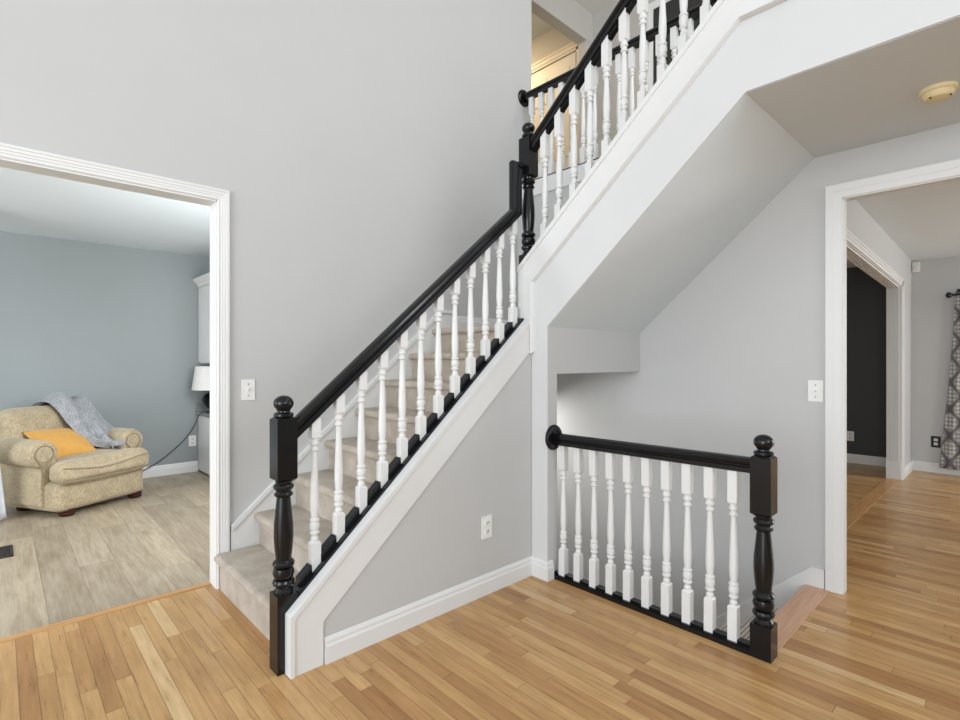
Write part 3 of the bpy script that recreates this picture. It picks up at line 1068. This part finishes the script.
b = MB().soft((.40, .105, .37), .08, (0, .29, .50), 12, (0, .03, .01), back_fn)
local(b, 'backrest', M['chair'], ac, 60)
for sx in (-1, 1):
    b = MB()
    # outer panel + rolled top, extruded front to back with a soft front edge
    cx, cz, r = .385, .520, .112
    prof = [(.285, .10), (.285, .46)]
    for i in range(15):
        a = math.radians(195 - 285 * i / 14)
        prof.append((cx + r * math.cos(a), cz + r * math.sin(a)))
    prof += [(.405, .40), (.415, .30), (.412, .10)]
    ring = []
    cyx = .36
    ys_ = [(-.300, .90), (-.318, .97), (-.29, 1.0), (.0, 1.0), (.40, .98)]
    ys_ = [(q + .12, w_) for q, w_ in ((-.322, .86), (-.316, .95), (-.300, .985), (-.27, 1.0), (.05, 1.0), (.28, .97))]
    v, f = [], []
    m = len(prof)
    mx = sum(p[0] for p in prof) / m
    mz = sum(p[1] for p in prof) / m
    for y, s_ in ys_:
        for px_, pz_ in prof:
            zz = mz + (pz_ - mz) * s_ if pz_ > .11 else pz_
            zz += .02 * (y + .3) if pz_ > .4 else 0
            v.append((sx * (mx + (px_ - mx) * s_), y, zz))
    for i in range(len(ys_) - 1):
        for j in range(m):
            k_ = (j + 1) % m
            f.append((i * m + j, i * m + k_, (i + 1) * m + k_, (i + 1) * m + j))
    f += [tuple(range(m)), tuple(range((len(ys_) - 1) * m, len(ys_) * m))]
    arm = local(b.add(v, f), 'arm', M['chair'], ac, 50)
    # scroll face and its welt
    cz2 = .522
    sc = MB().lathe([(.001, -.010), (.045, -.010), (.062, -.006), (.066, .004)], (sx * cx, -.202, cz2), 24, 'Y')
    local(sc, 'scroll_face', M['chair'], arm, 50)
    cir = []
    for i in range(34):
        a = math.radians(250 - 300 * i / 33)
        cir.append(Vector((sx * (cx + .070 * math.cos(a)), -.202, cz2 + .070 * math.sin(a))))
    cir += [Vector((sx * (.385 + .02), -.201, .42)), Vector((sx * .40, -.199, .34))]
    local(MB().tube(cir, .0055, 6), 'piping', M['piping'], arm)
    # gathered pleats round the roll's front
    pl = MB()
    for i in range(9):
        a = math.radians(170 - 200 * i / 8)
        ca, sa = math.cos(a), math.sin(a)
        pl.tube([Vector((sx * (cx + q * ca), yy, cz2 + q * sa)) for q, yy in ((.072, -.202), (.095, -.193), (.109, -.175), (.1125, -.13))], .0045, 6)
    local(pl, 'pleats', M['chair'], arm, 50)
for sx in (-1, 1):
    for y in (-.30, .22):
        b = MB().lathe([(.040, -.002), (.056, .008), (.060, .022), (.050, .034), (.058, .040), (.058, .062), (.001, .062)], (-.275 if sx < 0 else .325, y, 0), 20)
        local(b, 'foot', M['foot'], ac)

# mustard pillow leaning on the seat


def pillow_mesh(w, h, t):
    b = MB()
    n = 22
    v, f = [], []
    for side in (1, -1):
        for j in range(n + 1):
            for i in range(n + 1):
                u, q = -1 + 2 * i / n, -1 + 2 * j / n
                k_ = max(0, (1 - u * u)) ** .55 * max(0, (1 - q * q)) ** .55
                pin = 1 - .10 * (1 - abs(u)) * 0 - .07 * (1 - q * q) * abs(u) ** 3
                pin2 = 1 - .07 * (1 - u * u) * abs(q) ** 3
                wr = .006 * noise.noise(Vector((u * 3, q * 3, side * 2.0)))
                v.append((u * w / 2 * pin, side * (t / 2 * k_ + wr * k_), q * h / 2 * pin2))
        o_ = 0 if side == 1 else (n + 1) ** 2
        for j in range(n):
            for i in range(n):
                a = o_ + j * (n + 1) + i
                f.append((a, a + 1, a + n + 2, a + n + 1))
    b.add(v, f)
    bmesh.ops.remove_doubles(b.bm, verts=b.bm.verts[:], dist=.0008)
    return b


o = pillow_mesh(.45, .38, .15).build('throw_pillow', M['mustard'], None, 60)
tag(o, 'mustard yellow pillow propped on the tan armchair', 'pillow')
o.matrix_world = CHM @ Matrix.Translation((-.085, .045, .56)) @ Matrix.Rotation(math.radians(2), 4, 'Z') @ Matrix.Rotation(math.radians(-54), 4, 'X') @ Matrix.Rotation(math.radians(3), 4, 'Y')

# grey knit throw over the back corner and down to the seat
guide = [(.47, .60), (.455, .80), (.40, .885), (.30, .900), (.22, .83), (.15, .715), (.075, .62), (.0, .545), (-.07, .485), (-.12, .455), (-.17, .45)]
gl = smooth_path([(y, z, 0) for y, z in guide], 5)
n, m = len(gl) - 1, 40
v, f = [], []
for j, g in enumerate(gl):
    t = j / n
    xl = -.16 + .33 * t
    xr = .40 + .02 * math.sin(t * 5) - .38 * max(0, t - .55)
    if t > .75:
        xl += .18 * (t - .75) / .25
    for i in range(m + 1):
        s_ = i / m
        x = xl + (xr - xl) * s_
        fold = abs(math.sin(s_ * 7.5 + 2.6 * math.sin(t * 2.6) + .9)) ** 1.6
        fold2 = noise.noise(Vector((s_ * 6.0 - t * 3, t * 4.0, 1.7)))
        hgt = .012 + .052 * fold + .038 * (fold2 + .5)
        tip = 0
        if t > .82:
            tip = (t - .82) / .18 * .06 * math.sin(s_ * 9 + 1)
        # outward direction is up on the flat runs and forward on the back's face
        jn = max(0, j - 1)
        tg = (gl[min(j + 1, n)] - gl[jn]).normalized()
        ny, nz = -tg.y, tg.x
        if nz < 0 and t > .3:
            ny, nz = -ny, -nz
        if t <= .3:
            ny, nz = -tg.y * -1, -tg.x * -1
            ny, nz = (tg.y, -tg.x) if (-tg.x > 0 or tg.y > 0) else (-tg.y, tg.x)
        edge = min(1, s_ * 6, (1 - s_) * 6)
        hgt *= .35 + .65 * edge
        drop = .11 * max(0, (x - .10) / .27) ** 2 * max(0, min(1, (g.y - .6) / .2))
        v.append((x, g.x + ny * hgt + tip, g.y + nz * hgt - drop))
for j in range(n):
    for i in range(m):
        a = j * (m + 1) + i
        f.append((a, a + 1, a + m + 2, a + m + 1))
o = MB().add(v, f).build('throw_blanket', M['knit'], None, 70)
o.matrix_world = CHM
tag(o, 'grey knit throw draped over the back and seat of the tan armchair', 'blanket')
sm = o.modifiers.new('thickness', 'SOLIDIFY')
sm.thickness = .009
sm.offset = 0
ss = o.modifiers.new('smooth', 'SUBSURF')
ss.levels = ss.render_levels = 1

# ------------------------------------------------------------------ curtains


def curtain_mesh(y_top, y_bot, width_top, width_bot, z0, z1, folds, depth, x, lean=0):
    v, f = [], []
    n, m = 40, 120
    for j in range(n + 1):
        t = j / n
        z = z1 + (z0 - z1) * t
        e = t ** 1.4
        ya = y_top + (y_bot - y_top) * e
        wd = width_top + (width_bot - width_top) * e
        for i in range(m + 1):
            s_ = i / m
            d_ = depth * (.6 + .5 * t) * math.sin(s_ * folds * 2 * PI + .8 * math.sin(t * 2))
            v.append((x + d_, ya - wd * s_, z))
    for j in range(n):
        for i in range(m):
            a = j * (m + 1) + i
            f.append((a, a + 1, a + m + 2, a + m + 1))
    return MB().add(v, f)


cr = thing('curtain', 'grey damask curtain panel flaring to the floor in the dining room', 'curtain', (7.80, .2, .08))
o = curtain_mesh(.555, .69, .62, .85, .075, 2.06, 6, .022, 7.80).build('curtain_panel', M['damask'], cr, 70)
sm = o.modifiers.new('thickness', 'SOLIDIFY')
sm.thickness = .004
rd = thing('curtain_rod', 'black curtain rod with ball finial above the damask curtain', 'curtain rod', (7.80, 0, 2.03))
MB().tube([(7.80, .57, 2.03), (7.80, -2.6, 2.03)], .011, 12).build('rod', M['black'], rd)
MB().lathe([(.013, .0), (.018, .006), (.012, .012), (.026, .022), (.034, .040), (.030, .058), (.014, .068), (.001, .070)], (7.80, .565, 2.03), 18, 'Y').build('finial', M['black'], rd)
MB().box(7.795, 7.9, .505, .520, 2.02, 2.04).box(7.885, 7.9, .48, .545, 1.99, 2.10).build('bracket', M['black'], rd, 0)

# pale curtain at the edge of the family room
v, f = [], []
n, m = 36, 60
for j in range(n + 1):
    t = j / n
    z = 2.46 * (1 - t) + .012 * t
    gath = 1 - .62 * math.exp(-((z - .95) / .38) ** 2)
    xr = .052 - .09 * min(z, 1.1) - .22 * max(0, min(1, (z - 1.1) / .8))
    for i in range(m + 1):
        s_ = i / m
        v.append((xr - .55 * gath * s_, 5.66 + .03 * math.sin(s_ * 34 + t) - .06 * s_, z))
for j in range(n):
    for i in range(m):
        a = j * (m + 1) + i
        f.append((a, a + 1, a + m + 2, a + m + 1))
pc = thing('curtain', 'pale curtain hem beside the tan armchair at the photo edge', 'curtain', (-.2, 5.66, 0))
o = MB().add(v, f).build('curtain_panel', M['pale_cloth'], pc, 70)
sm = o.modifiers.new('thickness', 'SOLIDIFY')
sm.thickness = .004
MB().box(-.75, -.12, 5.63, 5.67, 2.45, CEIL2).build('track', M['trim'], pc, 0)
